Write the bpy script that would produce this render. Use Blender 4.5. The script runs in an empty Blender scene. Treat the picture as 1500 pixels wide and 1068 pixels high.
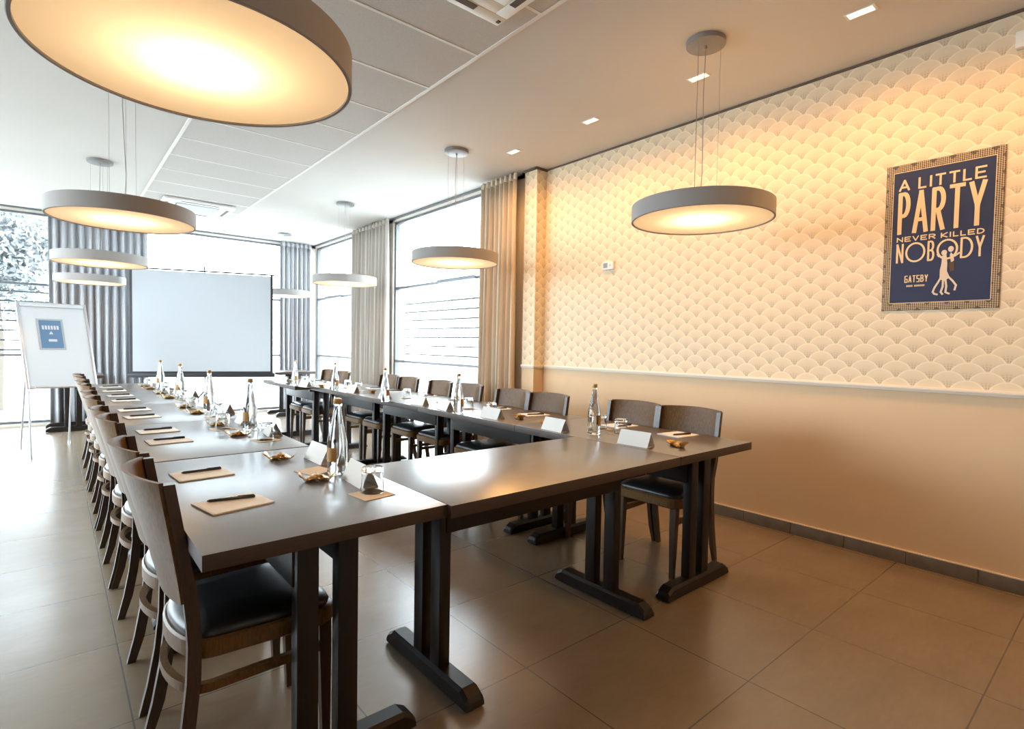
import bpy, bmesh, math, random
from mathutils import Vector, Matrix
random.seed(7)
PI = math.pi
sc = bpy.context.scene
COL = sc.collection

# ------------------------------------------------------------------ camera
cam_data = bpy.data.cameras.new('camera'); cam = bpy.data.objects.new('camera', cam_data); COL.objects.link(cam)
cam_data.sensor_fit = 'HORIZONTAL'; cam_data.sensor_width = 36.0; cam_data.lens = 794.124/1500*36
cam_data.clip_start = 0.05; cam_data.clip_end = 200
YAW, PIT, ROL = 0.702643, -0.0356368, 0.0177765
fw = Vector((math.sin(YAW)*math.cos(PIT), math.cos(YAW)*math.cos(PIT), math.sin(PIT)))
rt = Vector((math.cos(YAW), -math.sin(YAW), 0)); up = rt.cross(fw)
r2 = rt*math.cos(ROL)+up*math.sin(ROL); u2 = -rt*math.sin(ROL)+up*math.cos(ROL)
M = Matrix(((r2.x, u2.x, -fw.x), (r2.y, u2.y, -fw.y), (r2.z, u2.z, -fw.z))).to_4x4()
M.translation = Vector((0, 0, 1.26)); cam.matrix_world = M
sc.camera = cam

# ------------------------------------------------------------------ view and world
sc.view_settings.view_transform = 'Standard'; sc.view_settings.look = 'None'
sc.view_settings.gamma = 1.0; sc.view_settings.use_curve_mapping = False
sc.view_settings.exposure = 0.36
sc.cycles.use_denoising = True
sc.cycles.max_bounces = 10; sc.cycles.diffuse_bounces = 5; sc.cycles.glossy_bounces = 4
sc.cycles.transmission_bounces = 8; sc.cycles.transparent_max_bounces = 12
sc.cycles.caustics_reflective = False; sc.cycles.caustics_refractive = False
sc.cycles.sample_clamp_indirect = 12.0
world = bpy.data.worlds.new('overcast_sky'); sc.world = world; world.use_nodes = True
bg = world.node_tree.nodes['Background']
bg.inputs[0].default_value = (0.80, 0.91, 1.0, 1); bg.inputs[1].default_value = 13.5
WARM = (1.0, 0.49, 0.14)
SPOT_W = 37.0        # each ceiling downlight
BULB_W = 4.6         # each pendant bulb
DISC_E = 0.22        # glow of each pendant diffuser

# ------------------------------------------------------------------ materials
def mat(name, col=(.5,.5,.5), rough=.5, metal=0.0, spec=None):
    m = bpy.data.materials.new(name); m.use_nodes = True
    b = m.node_tree.nodes['Principled BSDF']
    b.inputs['Base Color'].default_value = (*col, 1); b.inputs['Roughness'].default_value = rough
    b.inputs['Metallic'].default_value = metal
    if spec is not None: b.inputs['Specular IOR Level'].default_value = spec
    return m
def nt(m): return m.node_tree, m.node_tree.nodes['Principled BSDF']
class G:
    """tiny helper that chains math nodes"""
    def __init__(s, tree): s.t = tree
    def m(s, op, a, b=None, c=None):
        n = s.t.nodes.new('ShaderNodeMath'); n.operation = op
        for i, v in enumerate((a, b, c)):
            if v is None: continue
            if isinstance(v, (int, float)): n.inputs[i].default_value = v
            else: s.t.links.new(v, n.inputs[i])
        return n.outputs[0]
    def mix(s, f, a, b):
        n = s.t.nodes.new('ShaderNodeMix'); n.data_type = 'RGBA'
        for k, v in ((0, f), (6, a), (7, b)):
            if isinstance(v, (int, float)): n.inputs[k].default_value = v
            elif isinstance(v, tuple): n.inputs[k].default_value = (*v, 1)
            else: s.t.links.new(v, n.inputs[k])
        return n.outputs[2]
    def obj(s, scale=None):
        n = s.t.nodes.new('ShaderNodeTexCoord'); o = n.outputs['Object']
        if scale:
            q = s.t.nodes.new('ShaderNodeMapping'); q.inputs['Scale'].default_value = scale
            s.t.links.new(o, q.inputs[0]); o = q.outputs[0]
        return o
    def xyz(s, v):
        n = s.t.nodes.new('ShaderNodeSeparateXYZ'); s.t.links.new(v, n.inputs[0]); return n.outputs
    def noise(s, v, scale, detail=3, rough=.5):
        n = s.t.nodes.new('ShaderNodeTexNoise'); s.t.links.new(v, n.inputs['Vector'])
        n.inputs['Scale'].default_value = scale; n.inputs['Detail'].default_value = detail
        n.inputs['Roughness'].default_value = rough
        return n.outputs['Fac']
    def ramp(s, f, lo, hi):
        n = s.t.nodes.new('ShaderNodeMapRange'); s.t.links.new(f, n.inputs[0])
        n.inputs[1].default_value = lo; n.inputs[2].default_value = hi
        return n.outputs[0]
    def bump(s, h, strength, dist, bsdf):
        n = s.t.nodes.new('ShaderNodeBump'); n.inputs['Strength'].default_value = strength
        n.inputs['Distance'].default_value = dist
        s.t.links.new(h, n.inputs['Height']); s.t.links.new(n.outputs[0], bsdf.inputs['Normal'])

def noisy(name, c1, c2, scale=(1,1,1), ns=5, rough=.5, lo=.3, hi=.7, detail=4, bump=0, rvar=0, **k):
    m = mat(name, c1, rough, **k); t, b = nt(m); g = G(t)
    f = g.noise(g.obj(scale), ns, detail); r = g.ramp(f, lo, hi)
    t.links.new(g.mix(r, c1, c2), b.inputs['Base Color'])
    if bump: g.bump(f, bump, .002, b)
    if rvar: t.links.new(g.m('ADD', g.m('MULTIPLY', r, rvar), rough), b.inputs['Roughness'])
    return m

MT = {}
MT['ceiling'] = noisy('ceiling_paint', (.67,.655,.63), (.65,.635,.61), ns=2, rough=.9)
MT['tile_ceiling'] = noisy('mineral_tile', (.64,.62,.60), (.55,.535,.515), ns=160, rough=.95)
MT['tbar'] = mat('white_bar', (.80,.80,.78), .5)
MT['white'] = mat('white_plastic', (.82,.82,.80), .4)
MT['paint'] = noisy('beige_wall_paint', (.70,.51,.32), (.67,.485,.30), ns=1.5, rough=.75)
MT['plain'] = mat('cream_paint', (.74,.69,.62), .8)
MT['darkframe'] = mat('grey_aluminium_frame', (.16,.17,.19), .4, .3)
MT['gap'] = mat('shade_line_and_slot_dark', (.13,.10,.08), .8)  # painted shade line under the ceiling; also the dark air slots
MT['rail'] = mat('dado_moulding_paint', (.74,.66,.55), .5)
MT['curtain'] = noisy('grey_curtain_cloth', (.47,.475,.50), (.38,.385,.41), (30,30,.6), 4, rough=.85)
MT['curtain2'] = noisy('taupe_curtain_cloth', (.50,.455,.41), (.41,.37,.33), (30,30,.6), 4, rough=.85)
MT['curtain2_warm_lit'] = noisy('taupe_cloth_painted_warm_lit', (.66,.56,.44), (.55,.46,.36), (30,30,.6), 4, rough=.85)  # same cloth as the taupe curtain, warm lamp light put into its colour
MT['tabletop'] = noisy('wenge_laminate', (.115,.088,.070), (.088,.066,.053), (1,1,1), 9, rough=.29, detail=6, spec=1.0); MT['tabletop'].node_tree.nodes['Principled BSDF'].inputs['IOR'].default_value = 2.1
MT['tabledge'] = noisy('wenge_edge', (.050,.030,.020), (.038,.022,.015), (4,4,60), 6, rough=.5)
MT['tableleg'] = noisy('black_stained_wood', (.014,.009,.007), (.008,.0055,.005), (20,20,2), 8, rough=.38, spec=.3)
MT['chairwood'] = noisy('brown_stained_beech', (.165,.083,.026), (.085,.041,.013), (14,14,3), 12, rough=.38, detail=6, spec=.25)
MT['chairleg'] = noisy('dark_stained_beech', (.060,.032,.016), (.034,.018,.010), (20,20,3), 10, rough=.33)
MT['vinyl'] = noisy('black_vinyl', (.014,.013,.014), (.010,.010,.011), ns=60, rough=.36, bump=.15)
MT['drum'] = noisy('taupe_lamp_fabric', (.37,.345,.33), (.33,.31,.295), (60,60,60), 8, rough=.8)
MT['drumin'] = mat('lamp_inner_white', (.85,.83,.8), .7)
MT['steel'] = mat('brushed_steel', (.55,.55,.55), .35, .9)
MT['canopy'] = mat('satin_nickel', (.27,.265,.265), .5, .4)
MT['wire'] = mat('thin_wire', (.35,.32,.30), .5, .3)
MT['alu'] = mat('aluminium_tube', (.62,.64,.68), .35, .8)
MT['board'] = mat('whiteboard_enamel', (.60,.63,.66), .25)
MT['screen'] = mat('matte_white_screen_cloth', (.50,.53,.57), .9)
MT['black'] = mat('black_plastic', (.025,.026,.03), .45)
MT['kraft'] = noisy('cream_notepaper', (.95,.93,.90), (.93,.91,.875), ns=40, rough=.85)
MT['tan'] = noisy('tan_coaster_paper', (.84,.68,.49), (.81,.65,.46), ns=40, rough=.85)
MT['paperw'] = mat('white_card', (.80,.77,.73), .8)
MT['pen'] = mat('dark_pen_barrel', (.03,.022,.02), .35)
MT['copper'] = mat('copper_cap', (.55,.33,.14), .35, .7)
MT['label'] = mat('amber_print', (.42,.22,.06), .45)
MT['foil'] = noisy('gold_foil', (.62,.40,.14), (.30,.16,.06), ns=45, rough=.3, metal=.6, bump=.6)
MT['leaf'] = noisy('hazy_leaf', (.26,.27,.27), (.15,.17,.175), ns=3, rough=.6)
MT['bark'] = mat('tree_bark', (.12,.10,.08), .9)
MT['ground'] = noisy('pale_concrete_ground', (.55,.54,.52), (.48,.47,.45), ns=1, rough=.9)
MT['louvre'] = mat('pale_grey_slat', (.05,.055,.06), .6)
MT['gold'] = mat('cream_gold_ink', (.80,.62,.36), .7)
MT['navy'] = noisy('navy_poster_paper', (.016,.028,.085), (.020,.033,.092), ns=8, rough=.7)
MT['bluesheet'] = mat('faded_blue_sheet', (.10,.19,.32), .6)
MT['greysheet'] = noisy('grey_sheet_border', (.42,.44,.46), (.30,.32,.35), ns=160, rough=.6)
MT['ink'] = mat('pale_ink', (.55,.58,.62), .7)
MT['figure'] = mat('figure_ink', (.72,.62,.48), .7)
MT['figured'] = mat('figure_dark_ink', (.10,.055,.03), .7)

# glass: real refracting body for bottles and tumblers, thin sheet for panes
def glass(name, ior, col=(1,1,1), rough=0.0):
    m = bpy.data.materials.new(name); m.use_nodes = True; t = m.node_tree
    t.nodes.remove(t.nodes['Principled BSDF'])
    n = t.nodes.new('ShaderNodeBsdfGlass'); n.inputs['IOR'].default_value = ior
    n.inputs['Color'].default_value = (*col, 1); n.inputs['Roughness'].default_value = rough
    t.links.new(n.outputs[0], t.nodes['Material Output'].inputs[0]); return m
MT['bottle'] = glass('clear_bottle_glass', 1.36, (.95,.97,.98))
MT['tumbler'] = glass('clear_tumbler_glass', 1.40, (.97,.98,.98))
m = bpy.data.materials.new('window_glass'); m.use_nodes = True; t = m.node_tree
t.nodes.remove(t.nodes['Principled BSDF'])
tr = t.nodes.new('ShaderNodeBsdfTransparent'); gl = t.nodes.new('ShaderNodeBsdfGlossy'); gl.inputs['Roughness'].default_value = .02
fr = t.nodes.new('ShaderNodeFresnel'); fr.inputs[0].default_value = 1.45; mx = t.nodes.new('ShaderNodeMixShader')
tr.inputs[0].default_value = (.95,.97,.97,1)
geo = t.nodes.new('ShaderNodeNewGeometry'); g = G(t)
t.links.new(g.m('MULTIPLY', fr.outputs[0], g.m('SUBTRACT', 1.0, geo.outputs['Backfacing'])), mx.inputs[0]); t.links.new(tr.outputs[0], mx.inputs[1]); t.links.new(gl.outputs[0], mx.inputs[2])
t.links.new(mx.outputs[0], t.nodes['Material Output'].inputs[0]); MT['pane'] = m

# pendant diffuser: translucent acrylic lit by the bulb behind it, with a soft glow of its own
m = bpy.data.materials.new('lamp_diffuser_acrylic'); m.use_nodes = True; t = m.node_tree
t.nodes.remove(t.nodes['Principled BSDF'])
tl = t.nodes.new('ShaderNodeBsdfTranslucent'); tl.inputs[0].default_value = (.92,.86,.78,1)
df = t.nodes.new('ShaderNodeBsdfDiffuse'); df.inputs[0].default_value = (.85,.83,.80,1)
mx = t.nodes.new('ShaderNodeMixShader'); mx.inputs[0].default_value = .4
em = t.nodes.new('ShaderNodeEmission'); em.inputs[0].default_value = (1,.64,.31,1); em.inputs[1].default_value = DISC_E
ad = t.nodes.new('ShaderNodeAddShader')
t.links.new(tl.outputs[0], mx.inputs[1]); t.links.new(df.outputs[0], mx.inputs[2])
t.links.new(mx.outputs[0], ad.inputs[0]); t.links.new(em.outputs[0], ad.inputs[1])
t.links.new(ad.outputs[0], t.nodes['Material Output'].inputs[0]); MT['diffuser'] = m
m = bpy.data.materials.new('downlight_glow'); m.use_nodes = True; t = m.node_tree
t.nodes.remove(t.nodes['Principled BSDF'])
em = t.nodes.new('ShaderNodeEmission'); em.inputs[0].default_value = (1,.80,.52,1); em.inputs[1].default_value = 2.2
t.links.new(em.outputs[0], t.nodes['Material Output'].inputs[0]); MT['glow'] = m

# floor tiles: large satin stone tiles with thin dark joints
m = mat('stone_floor_tile', (.2,.18,.16), .3, spec=1.0); m.node_tree.nodes['Principled BSDF'].inputs['IOR'].default_value = 1.6; t, b = nt(m); g = G(t)
o = g.obj(); x, y, z = g.xyz(o)
uu = g.m('DIVIDE', g.m('SUBTRACT', x, .19), .605); vv = g.m('DIVIDE', g.m('SUBTRACT', y, 1.535), .59)
du = g.m('ABSOLUTE', g.m('SUBTRACT', uu, g.m('ROUND', uu))); dv = g.m('ABSOLUTE', g.m('SUBTRACT', vv, g.m('ROUND', vv)))
joint = g.m('LESS_THAN', g.m('MINIMUM', du, dv), .0045)
wn = t.nodes.new('ShaderNodeTexWhiteNoise'); cx = t.nodes.new('ShaderNodeCombineXYZ')
t.links.new(g.m('FLOOR', uu), cx.inputs[0]); t.links.new(g.m('FLOOR', vv), cx.inputs[1]); t.links.new(cx.outputs[0], wn.inputs[0])
f1 = g.noise(g.obj((1,1.8,1)), 3.0, 4, .5); f2 = g.noise(g.obj((1.5,5,1)), 9, 5, .6)
base = g.mix(g.ramp(f1, .2, .8), (.20,.146,.095), (.245,.182,.122))
base = g.mix(g.m('MULTIPLY', wn.outputs[0], .22), base, (.165,.12,.078))
b.inputs['Roughness'].default_value = .25
f2 = g.noise(g.obj((2,7,1)), 7, 5, .6)
base = g.mix(g.m('MULTIPLY', g.ramp(f2, .35, .75), .25), base, (.15,.108,.068))
t.links.new(g.mix(g.m('MULTIPLY', joint, .9), base, (.07,.062,.055)), b.inputs['Base Color'])
g.bump(g.m('SUBTRACT', 1.0, joint), .3, .002, b)
MT['floor'] = m
m = noisy('skirting_stone_tile', (.17,.145,.12), (.13,.11,.09), (1,2,2), 6, rough=.4); t, b = nt(m); g = G(t)
MT['skirting'] = m

# fan wallpaper: overlapping scale fans, pale rim, stippled darker heart with rays
def wallpaper():
    m = mat('fan_wallpaper', (.75,.67,.55), .75); t, b = nt(m); g = G(t)
    x, y, z = g.xyz(g.obj())
    W, H = .167, .0495; R = W/2
    u = g.m('DIVIDE', g.m('SUBTRACT', g.m('SUBTRACT', y, x), .742-3.86), W); v = g.m('DIVIDE', g.m('SUBTRACT', z, 1.175), H)
    j0 = g.m('CEIL', g.m('SUBTRACT', v, R/H))
    su = sv = None
    for k in (3, 2, 1, 0):
        j = g.m('ADD', j0, float(k))
        q = g.m('SUBTRACT', u, g.m('MULTIPLY', g.m('FLOORED_MODULO', j, 2.0), .5))
        q = g.m('MULTIPLY', g.m('SUBTRACT', q, g.m('ROUND', q)), W)
        w = g.m('MULTIPLY', g.m('SUBTRACT', v, j), H)
        if su is None: su, sv = q, w; continue
        d2 = g.m('ADD', g.m('MULTIPLY', q, q), g.m('MULTIPLY', w, w)); inside = g.m('LESS_THAN', d2, R*R)
        su = g.m('ADD', su, g.m('MULTIPLY', inside, g.m('SUBTRACT', q, su)))
        sv = g.m('ADD', sv, g.m('MULTIPLY', inside, g.m('SUBTRACT', w, sv)))
    d = g.m('DIVIDE', g.m('SQRT', g.m('ADD', g.m('MULTIPLY', su, su), g.m('MULTIPLY', sv, sv))), R)
    cz = g.m('ADD', sv, H)
    c = g.m('DIVIDE', g.m('SQRT', g.m('ADD', g.m('MULTIPLY', su, su), g.m('MULTIPLY', cz, cz))), R)
    ang = g.m('ARCTAN2', su, cz)
    rays = g.m('ADD', .55, g.m('MULTIPLY', g.m('SINE', g.m('MULTIPLY', ang, 26.0)), .45))
    rings = g.m('ADD', .6, g.m('MULTIPLY', g.m('SINE', g.m('MULTIPLY', c, 38.0)), .4))
    heart = g.m('MULTIPLY', g.ramp(c, 1.05, .18), g.m('MULTIPLY', rays, rings))
    soft = g.ramp(c, 1.45, .5)
    rim = g.ramp(d, .88, .95)
    base = g.mix(g.m('MULTIPLY', soft, .55), (.80,.675,.49), (.58,.46,.305))
    base = g.mix(heart, base, (.25,.18,.105))
    base = g.mix(g.m('MULTIPLY', rim, .9), base, (.87,.76,.57))
    t.links.new(base, b.inputs['Base Color']); return m
MT['wallpaper'] = wallpaper()
# poster border: fine diagonal lattice with darker lozenges
m = mat('deco_border_print', (.4,.3,.2), .7); t, b = nt(m); g = G(t)
x, y, z = g.xyz(g.obj())
a1 = g.m('SINE', g.m('MULTIPLY', g.m('ADD', y, z), 330.0)); a2 = g.m('SINE', g.m('MULTIPLY', g.m('SUBTRACT', y, z), 330.0))
f = g.ramp(g.m('MULTIPLY', a1, a2), -.25, .25)
l1 = g.m('ABSOLUTE', g.m('SUBTRACT', g.m('FLOORED_MODULO', g.m('ADD', y, z), .09), .045)); l2 = g.m('ABSOLUTE', g.m('SUBTRACT', g.m('FLOORED_MODULO', g.m('SUBTRACT', y, z), .09), .045))
loz = g.m('GREATER_THAN', g.m('MINIMUM', l1, l2), .028)
c = g.mix(f, (.040,.026,.022), (.56,.45,.29)); c = g.mix(g.m('MULTIPLY', loz, .75), c, (.05,.035,.035))
t.links.new(c, b.inputs['Base Color']); MT['deco'] = m

# ------------------------------------------------------------------ mesh helpers
def bm_new(): return bmesh.new()
def box(bm, x0, x1, y0, y1, z0, z1, bev=0.0, mi=0, seg=2):
    t = bmesh.new()
    bmesh.ops.create_cube(t, size=1.0, matrix=Matrix.Translation(((x0+x1)/2, (y0+y1)/2, (z0+z1)/2)) @ Matrix.Diagonal((x1-x0, y1-y0, z1-z0, 1)))
    if bev: bmesh.ops.bevel(t, geom=t.edges[:], offset=bev, segments=seg, affect='EDGES', profile=.6)
    for f in t.faces: f.material_index = mi
    merge(bm, t)
def merge(bm, t, mtx=None):
    if mtx is not None: bmesh.ops.transform(t, matrix=mtx, verts=t.verts[:])
    me = bpy.data.meshes.new('tmp'); t.to_mesh(me); t.free(); bm.from_mesh(me); bpy.data.meshes.remove(me)
def lathe(bm, prof, n=32, centre=(0,0,0), mi=0, close=False):
    rings = []
    for r, z in prof:
        if r < 1e-6: rings.append([bm.verts.new((centre[0], centre[1], centre[2]+z))])
        else: rings.append([bm.verts.new((centre[0]+r*math.cos(2*PI*i/n), centre[1]+r*math.sin(2*PI*i/n), centre[2]+z)) for i in range(n)])
    if close: rings.append(rings[0])
    for a, b in zip(rings, rings[1:]):
        for i in range(n):
            k = (i+1) % n
            if len(a) == 1 and len(b) == 1: continue
            if len(a) == 1: f = bm.faces.new((a[0], b[k], b[i]))
            elif len(b) == 1: f = bm.faces.new((a[i], a[k], b[0]))
            else: f = bm.faces.new((a[i], a[k], b[k], b[i]))
            f.material_index = mi
def tube(bm, pts, r, n=8, mi=0):
    pts = [Vector(p) for p in pts]; rings = []
    for i, p in enumerate(pts):
        d = (pts[min(i+1, len(pts)-1)]-pts[max(i-1, 0)]).normalized()
        a = d.orthogonal().normalized() if i == 0 else (rings[-1][1]-d*rings[-1][1].dot(d)).normalized()
        b = d.cross(a); rr = r[i] if isinstance(r, (list, tuple)) else r
        rings.append(([bm.verts.new(p+(a*math.cos(2*PI*k/n)+b*math.sin(2*PI*k/n))*rr) for k in range(n)], a))
    for (A, _), (B, _) in zip(rings, rings[1:]):
        for k in range(n): bm.faces.new((A[k], A[(k+1)%n], B[(k+1)%n], B[k])).material_index = mi
    bm.faces.new(list(reversed(rings[0][0]))).material_index = mi; bm.faces.new(rings[-1][0]).material_index = mi
def sweep(bm, pts, secs, closed=False, mi=0):
    """secs: per point list of corner vectors (absolute offsets)"""
    rings = [[bm.verts.new(Vector(p)+Vector(o)) for o in s] for p, s in zip(pts, secs)]
    n = len(rings[0]); pairs = list(zip(rings, rings[1:])) + ([(rings[-1], rings[0])] if closed else [])
    for A, B in pairs:
        for k in range(n): bm.faces.new((A[k], A[(k+1)%n], B[(k+1)%n], B[k])).material_index = mi
    if not closed:
        bm.faces.new(list(reversed(rings[0]))).material_index = mi; bm.faces.new(rings[-1]).material_index = mi
def prism(bm, poly, z0, z1, mi=0):
    A = [bm.verts.new((p[0], p[1], z0)) for p in poly]; B = [bm.verts.new((p[0], p[1], z1)) for p in poly]
    n = len(poly)
    bm.faces.new(list(reversed(A))).material_index = mi; bm.faces.new(B).material_index = mi
    for i in range(n): bm.faces.new((A[i], A[(i+1)%n], B[(i+1)%n], B[i])).material_index = mi
def obj(name, bm, mats, parent=None, smooth=35, loc=None, rotz=None):
    bmesh.ops.recalc_face_normals(bm, faces=bm.faces[:])
    me = bpy.data.meshes.new(name); bm.to_mesh(me); bm.free()
    for k in ([mats] if isinstance(mats, str) else mats): me.materials.append(MT[k])
    if smooth:
        me.shade_smooth(); me.set_sharp_from_angle(angle=math.radians(smooth))
    o = bpy.data.objects.new(name, me); COL.objects.link(o)
    if parent: o.parent = parent
    if loc: o.location = loc
    if rotz is not None: o.rotation_euler = (0, 0, rotz)
    return o
def tag(o, label, cat, group=None):
    o['label'] = label; o['category'] = cat
    if group: o['group'] = group
    return o
def thing(name, label, cat, loc=(0,0,0), rotz=0, group=None):
    o = bpy.data.objects.new(name, None); COL.objects.link(o); o.empty_display_size = .1
    o.location = loc; o.rotation_euler = (0, 0, rotz); return tag(o, label, cat, group)
def struct(name, bm, mats, parent=None, smooth=0):
    o = obj(name, bm, mats, parent, smooth)
    if parent is None: o['kind'] = 'structure'
    return o
def dup(root, loc, rotz, label):
    r = root.copy(); COL.objects.link(r); r.location = loc; r.rotation_euler = (0, 0, rotz); r['label'] = label
    def kids(src, dst):
        for ch in list(src.children):
            c = ch.copy(); COL.objects.link(c); c.parent = dst; kids(ch, c)
    kids(root, r); return r
class Maker:
    """first call places the prototype, later calls place copies"""
    def __init__(s, build): s.b = build; s.p = None
    def __call__(s, label, loc, rotz=0):
        if s.p is None: s.p = s.b(); s.p.location = loc; s.p.rotation_euler = (0,0,rotz); s.p['label'] = label; return s.p
        return dup(s.p, loc, rotz, label)
ORD = ['nearest', 'second', 'third', 'fourth', 'fifth', 'sixth', 'seventh', 'eighth', 'ninth', 'farthest']

# ------------------------------------------------------------------ room shell
XL, XR, YF, YB, ZC = -3.2, 3.86, -2.4, 10.2, 3.05
WX = 3.76     # inner face of the glazed stretch of the right wall
bm = bm_new(); box(bm, XL-.2, XR+.3, YF-.2, YB+.3, -.12, 0); struct('floor', bm, 'floor')
bm = bm_new(); box(bm, XL-.2, XR+.3, YF-.2, YB+.3, ZC, ZC+.15); struct('ceiling', bm, 'ceiling')
CX0, CX1 = .865, 2.03
bm = bm_new(); box(bm, CX0, CX1, -2.4, 10.15, ZC-.004, ZC+.001); struct('ceiling_tiles', bm, 'tile_ceiling')
bm = bm_new()
for xx in (CX0, CX1): box(bm, xx-.012, xx+.012, -2.4, 10.15, ZC-.008, ZC)
yy = 2.77-9*.57
while yy < 10.1:
    if yy > -2.4: box(bm, CX0, CX1, yy-.010, yy+.010, ZC-.007, ZC)
    yy += .57
struct('trim_1', bm, 'tbar')
# right wall near part
bm = bm_new(); box(bm, XR, XR+.2, YF, 4.06, 0, 1.035, mi=0); box(bm, XR, XR+.2, YF, 4.06, 1.035, ZC, mi=1); struct('wall_right', bm, ['paint', 'wallpaper'])
bm = bm_new(); box(bm, 3.725, XR+.2, 4.06, 4.24, 0, 1.035, mi=0); box(bm, 3.725, XR+.2, 4.06, 4.24, 1.035, ZC, mi=1); struct('wall_pilaster', bm, ['paint', 'wallpaper'])
# dado rail: small stepped moulding, wraps the pilaster
bm = bm_new()
for a, b, zz0, zz1 in ((.014, 0, 1.030, 1.062), (.022, 0, 1.042, 1.056)):
    box(bm, XR-a, XR, YF, 4.06-a, zz0, zz1, .003); box(bm, 3.725-a, XR, 4.06-a, 4.06, zz0, zz1, .003); box(bm, 3.725-a, 3.725, 4.06, 4.24, zz0, zz1, .003)
struct('trim_2', bm, 'rail', smooth=30)
bm = bm_new(); box(bm, XR-.012, XR, YF, 4.06, ZC-.014, ZC-.001); box(bm, 3.70, 3.725, 4.04, 4.24, ZC-.02, ZC-.001); box(bm, 3.70, XR, 4.044, 4.06, ZC-.02, ZC-.001); struct('shade_line_strip', bm, 'gap')  # dark strip standing in for the shade line where wall meets ceiling
bm = bm_new()
y0 = YF
while y0 < 4.06:
    y1 = min(y0+.33, 4.055); box(bm, XR-.012, XR, y0+.002, y1-.002, 0, .078, .003); y0 += .33
struct('baseboard_right', bm, 'skirting', smooth=30)
bm = bm_new(); box(bm, XR-.010, XR, YF, 4.055, .078, .084); struct('trim_4', bm, 'rail')
# back wall and glazed right wall: piers behind the curtains, glazing between
bm = bm_new()
box(bm, 0.0, 1.08, YB, YB+.2, 0, ZC); box(bm, 3.17, XR+.2, YB, YB+.2, 0, ZC)
box(bm, XL, 3.9, YB, YB+.2, ZC-.05, ZC); box(bm, XL, 3.9, YB, YB+.2, 0, .035)
struct('wall_back', bm, 'plain')
bm = bm_new()
box(bm, WX, WX+.2, 4.24, 4.80, 0, ZC); box(bm, WX, WX+.2, 7.14, 8.22, 0, ZC)
box(bm, WX, WX+.2, 4.24, YB, ZC-.05, ZC); box(bm, WX, WX+.2, 4.24, YB, 0, .035)
struct('wall_right_glazed', bm, 'plain')
bm = bm_new(); box(bm, XL-.2, XL, YF, YB+.2, 0, .9); box(bm, XL-.2, XL, YF, YB+.2, 2.9, ZC); box(bm, XL-.2, XL, YF, 3.3, .9, 2.9); box(bm, XL-.2, XL, 9.6, YB+.2, .9, 2.9)
struct('wall_left', bm, 'plain')
bm = bm_new(); box(bm, XL-.2, XR+.2, YF-.2, YF, 0, ZC); struct('wall_front', bm, 'plain')

def window(name, axis, a, b, z0, z1, plane, bars=(), mull=()):
    root = bpy.data.objects.new(name, None); COL.objects.link(root); root['kind'] = 'structure'
    bm = bm_new(); w = .03
    def bar(p0, p1, q0, q1, dp=.06):
        if axis == 'x': box(bm, p0, p1, plane, plane+dp, q0, q1, .003)
        else: box(bm, plane, plane+dp, p0, p1, q0, q1, .003)
    bar(a, b, z0, z0+.035); bar(a, b, z1-.03, z1); bar(a, a+w, z0, z1); bar(b-w, b, z0, z1)
    for zz in bars: bar(a, b, zz-.016, zz+.016)
    for mm in mull: bar(mm-.018, mm+.018, z0, z1)
    obj('window_frame', bm, 'darkframe', root, 0)
    bm = bm_new()
    if axis == 'x': box(bm, a+.02, b-.02, plane+.025, plane+.033, z0+.02, z1-.02)
    else: box(bm, plane+.025, plane+.033, a+.02, b-.02, z0+.02, z1-.02)
    obj('window_pane', bm, 'pane', root, 0)
    la = bpy.data.lights.new(name+'_portal', 'AREA'); la.shape = 'RECTANGLE'; la.cycles.is_portal = True
    la.size = b-a; la.size_y = z1-z0
    lo = bpy.data.objects.new(name+'_portal', la); COL.objects.link(lo)
    c = (a+b)/2; zz = (z0+z1)/2
    if axis == 'x': lo.location = (c, plane+.10, zz); lo.rotation_euler = (-PI/2, 0, 0)     # faces -y
    elif plane > 0: lo.location = (plane+.10, c, zz); lo.rotation_euler = (PI/2, 0, PI/2)   # faces -x
    else: lo.location = (plane-.05, c, zz); lo.rotation_euler = (PI/2, 0, -PI/2)            # faces +x
    return root
window('window_1', 'x', -3.15, -.0, .035, 3.0, YB+.03, (1.0, 2.0), (-1.3,))
window('window_2', 'x', 1.08, 3.17, .035, 3.0, YB+.03, (1.0, 2.0))
window('window_3', 'y', 8.22, YB-.02, .035, 3.0, WX+.03, (1.0, 2.05))
window('window_4', 'y', 4.80, 7.14, .035, 3.0, WX+.03, (1.0, 2.05))
window('added_window_left', 'y', 3.3, 9.6, .9, 2.9, XL-.10, (), (5.4, 7.5))  # unseen left-wall window, added to bring more daylight into the near room
# dark curtain track along the glazing heads
bm = bm_new(); box(bm, XL, WX-.02, YB-.03, YB+.0, ZC-.02, ZC-.001); box(bm, WX-.03, WX, 4.30, YB, ZC-.02, ZC-.001); struct('trim_5', bm, 'darkframe')
# casement stay bars across the transoms of the right windows
bm = bm_new(); box(bm, WX-.01, WX+.03, 5.15, 5.95, 2.035, 2.075, .004); box(bm, WX-.01, WX+.03, 9.0, 9.7, 2.035, 2.075, .004); struct('trim_6', bm, 'darkframe')

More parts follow.
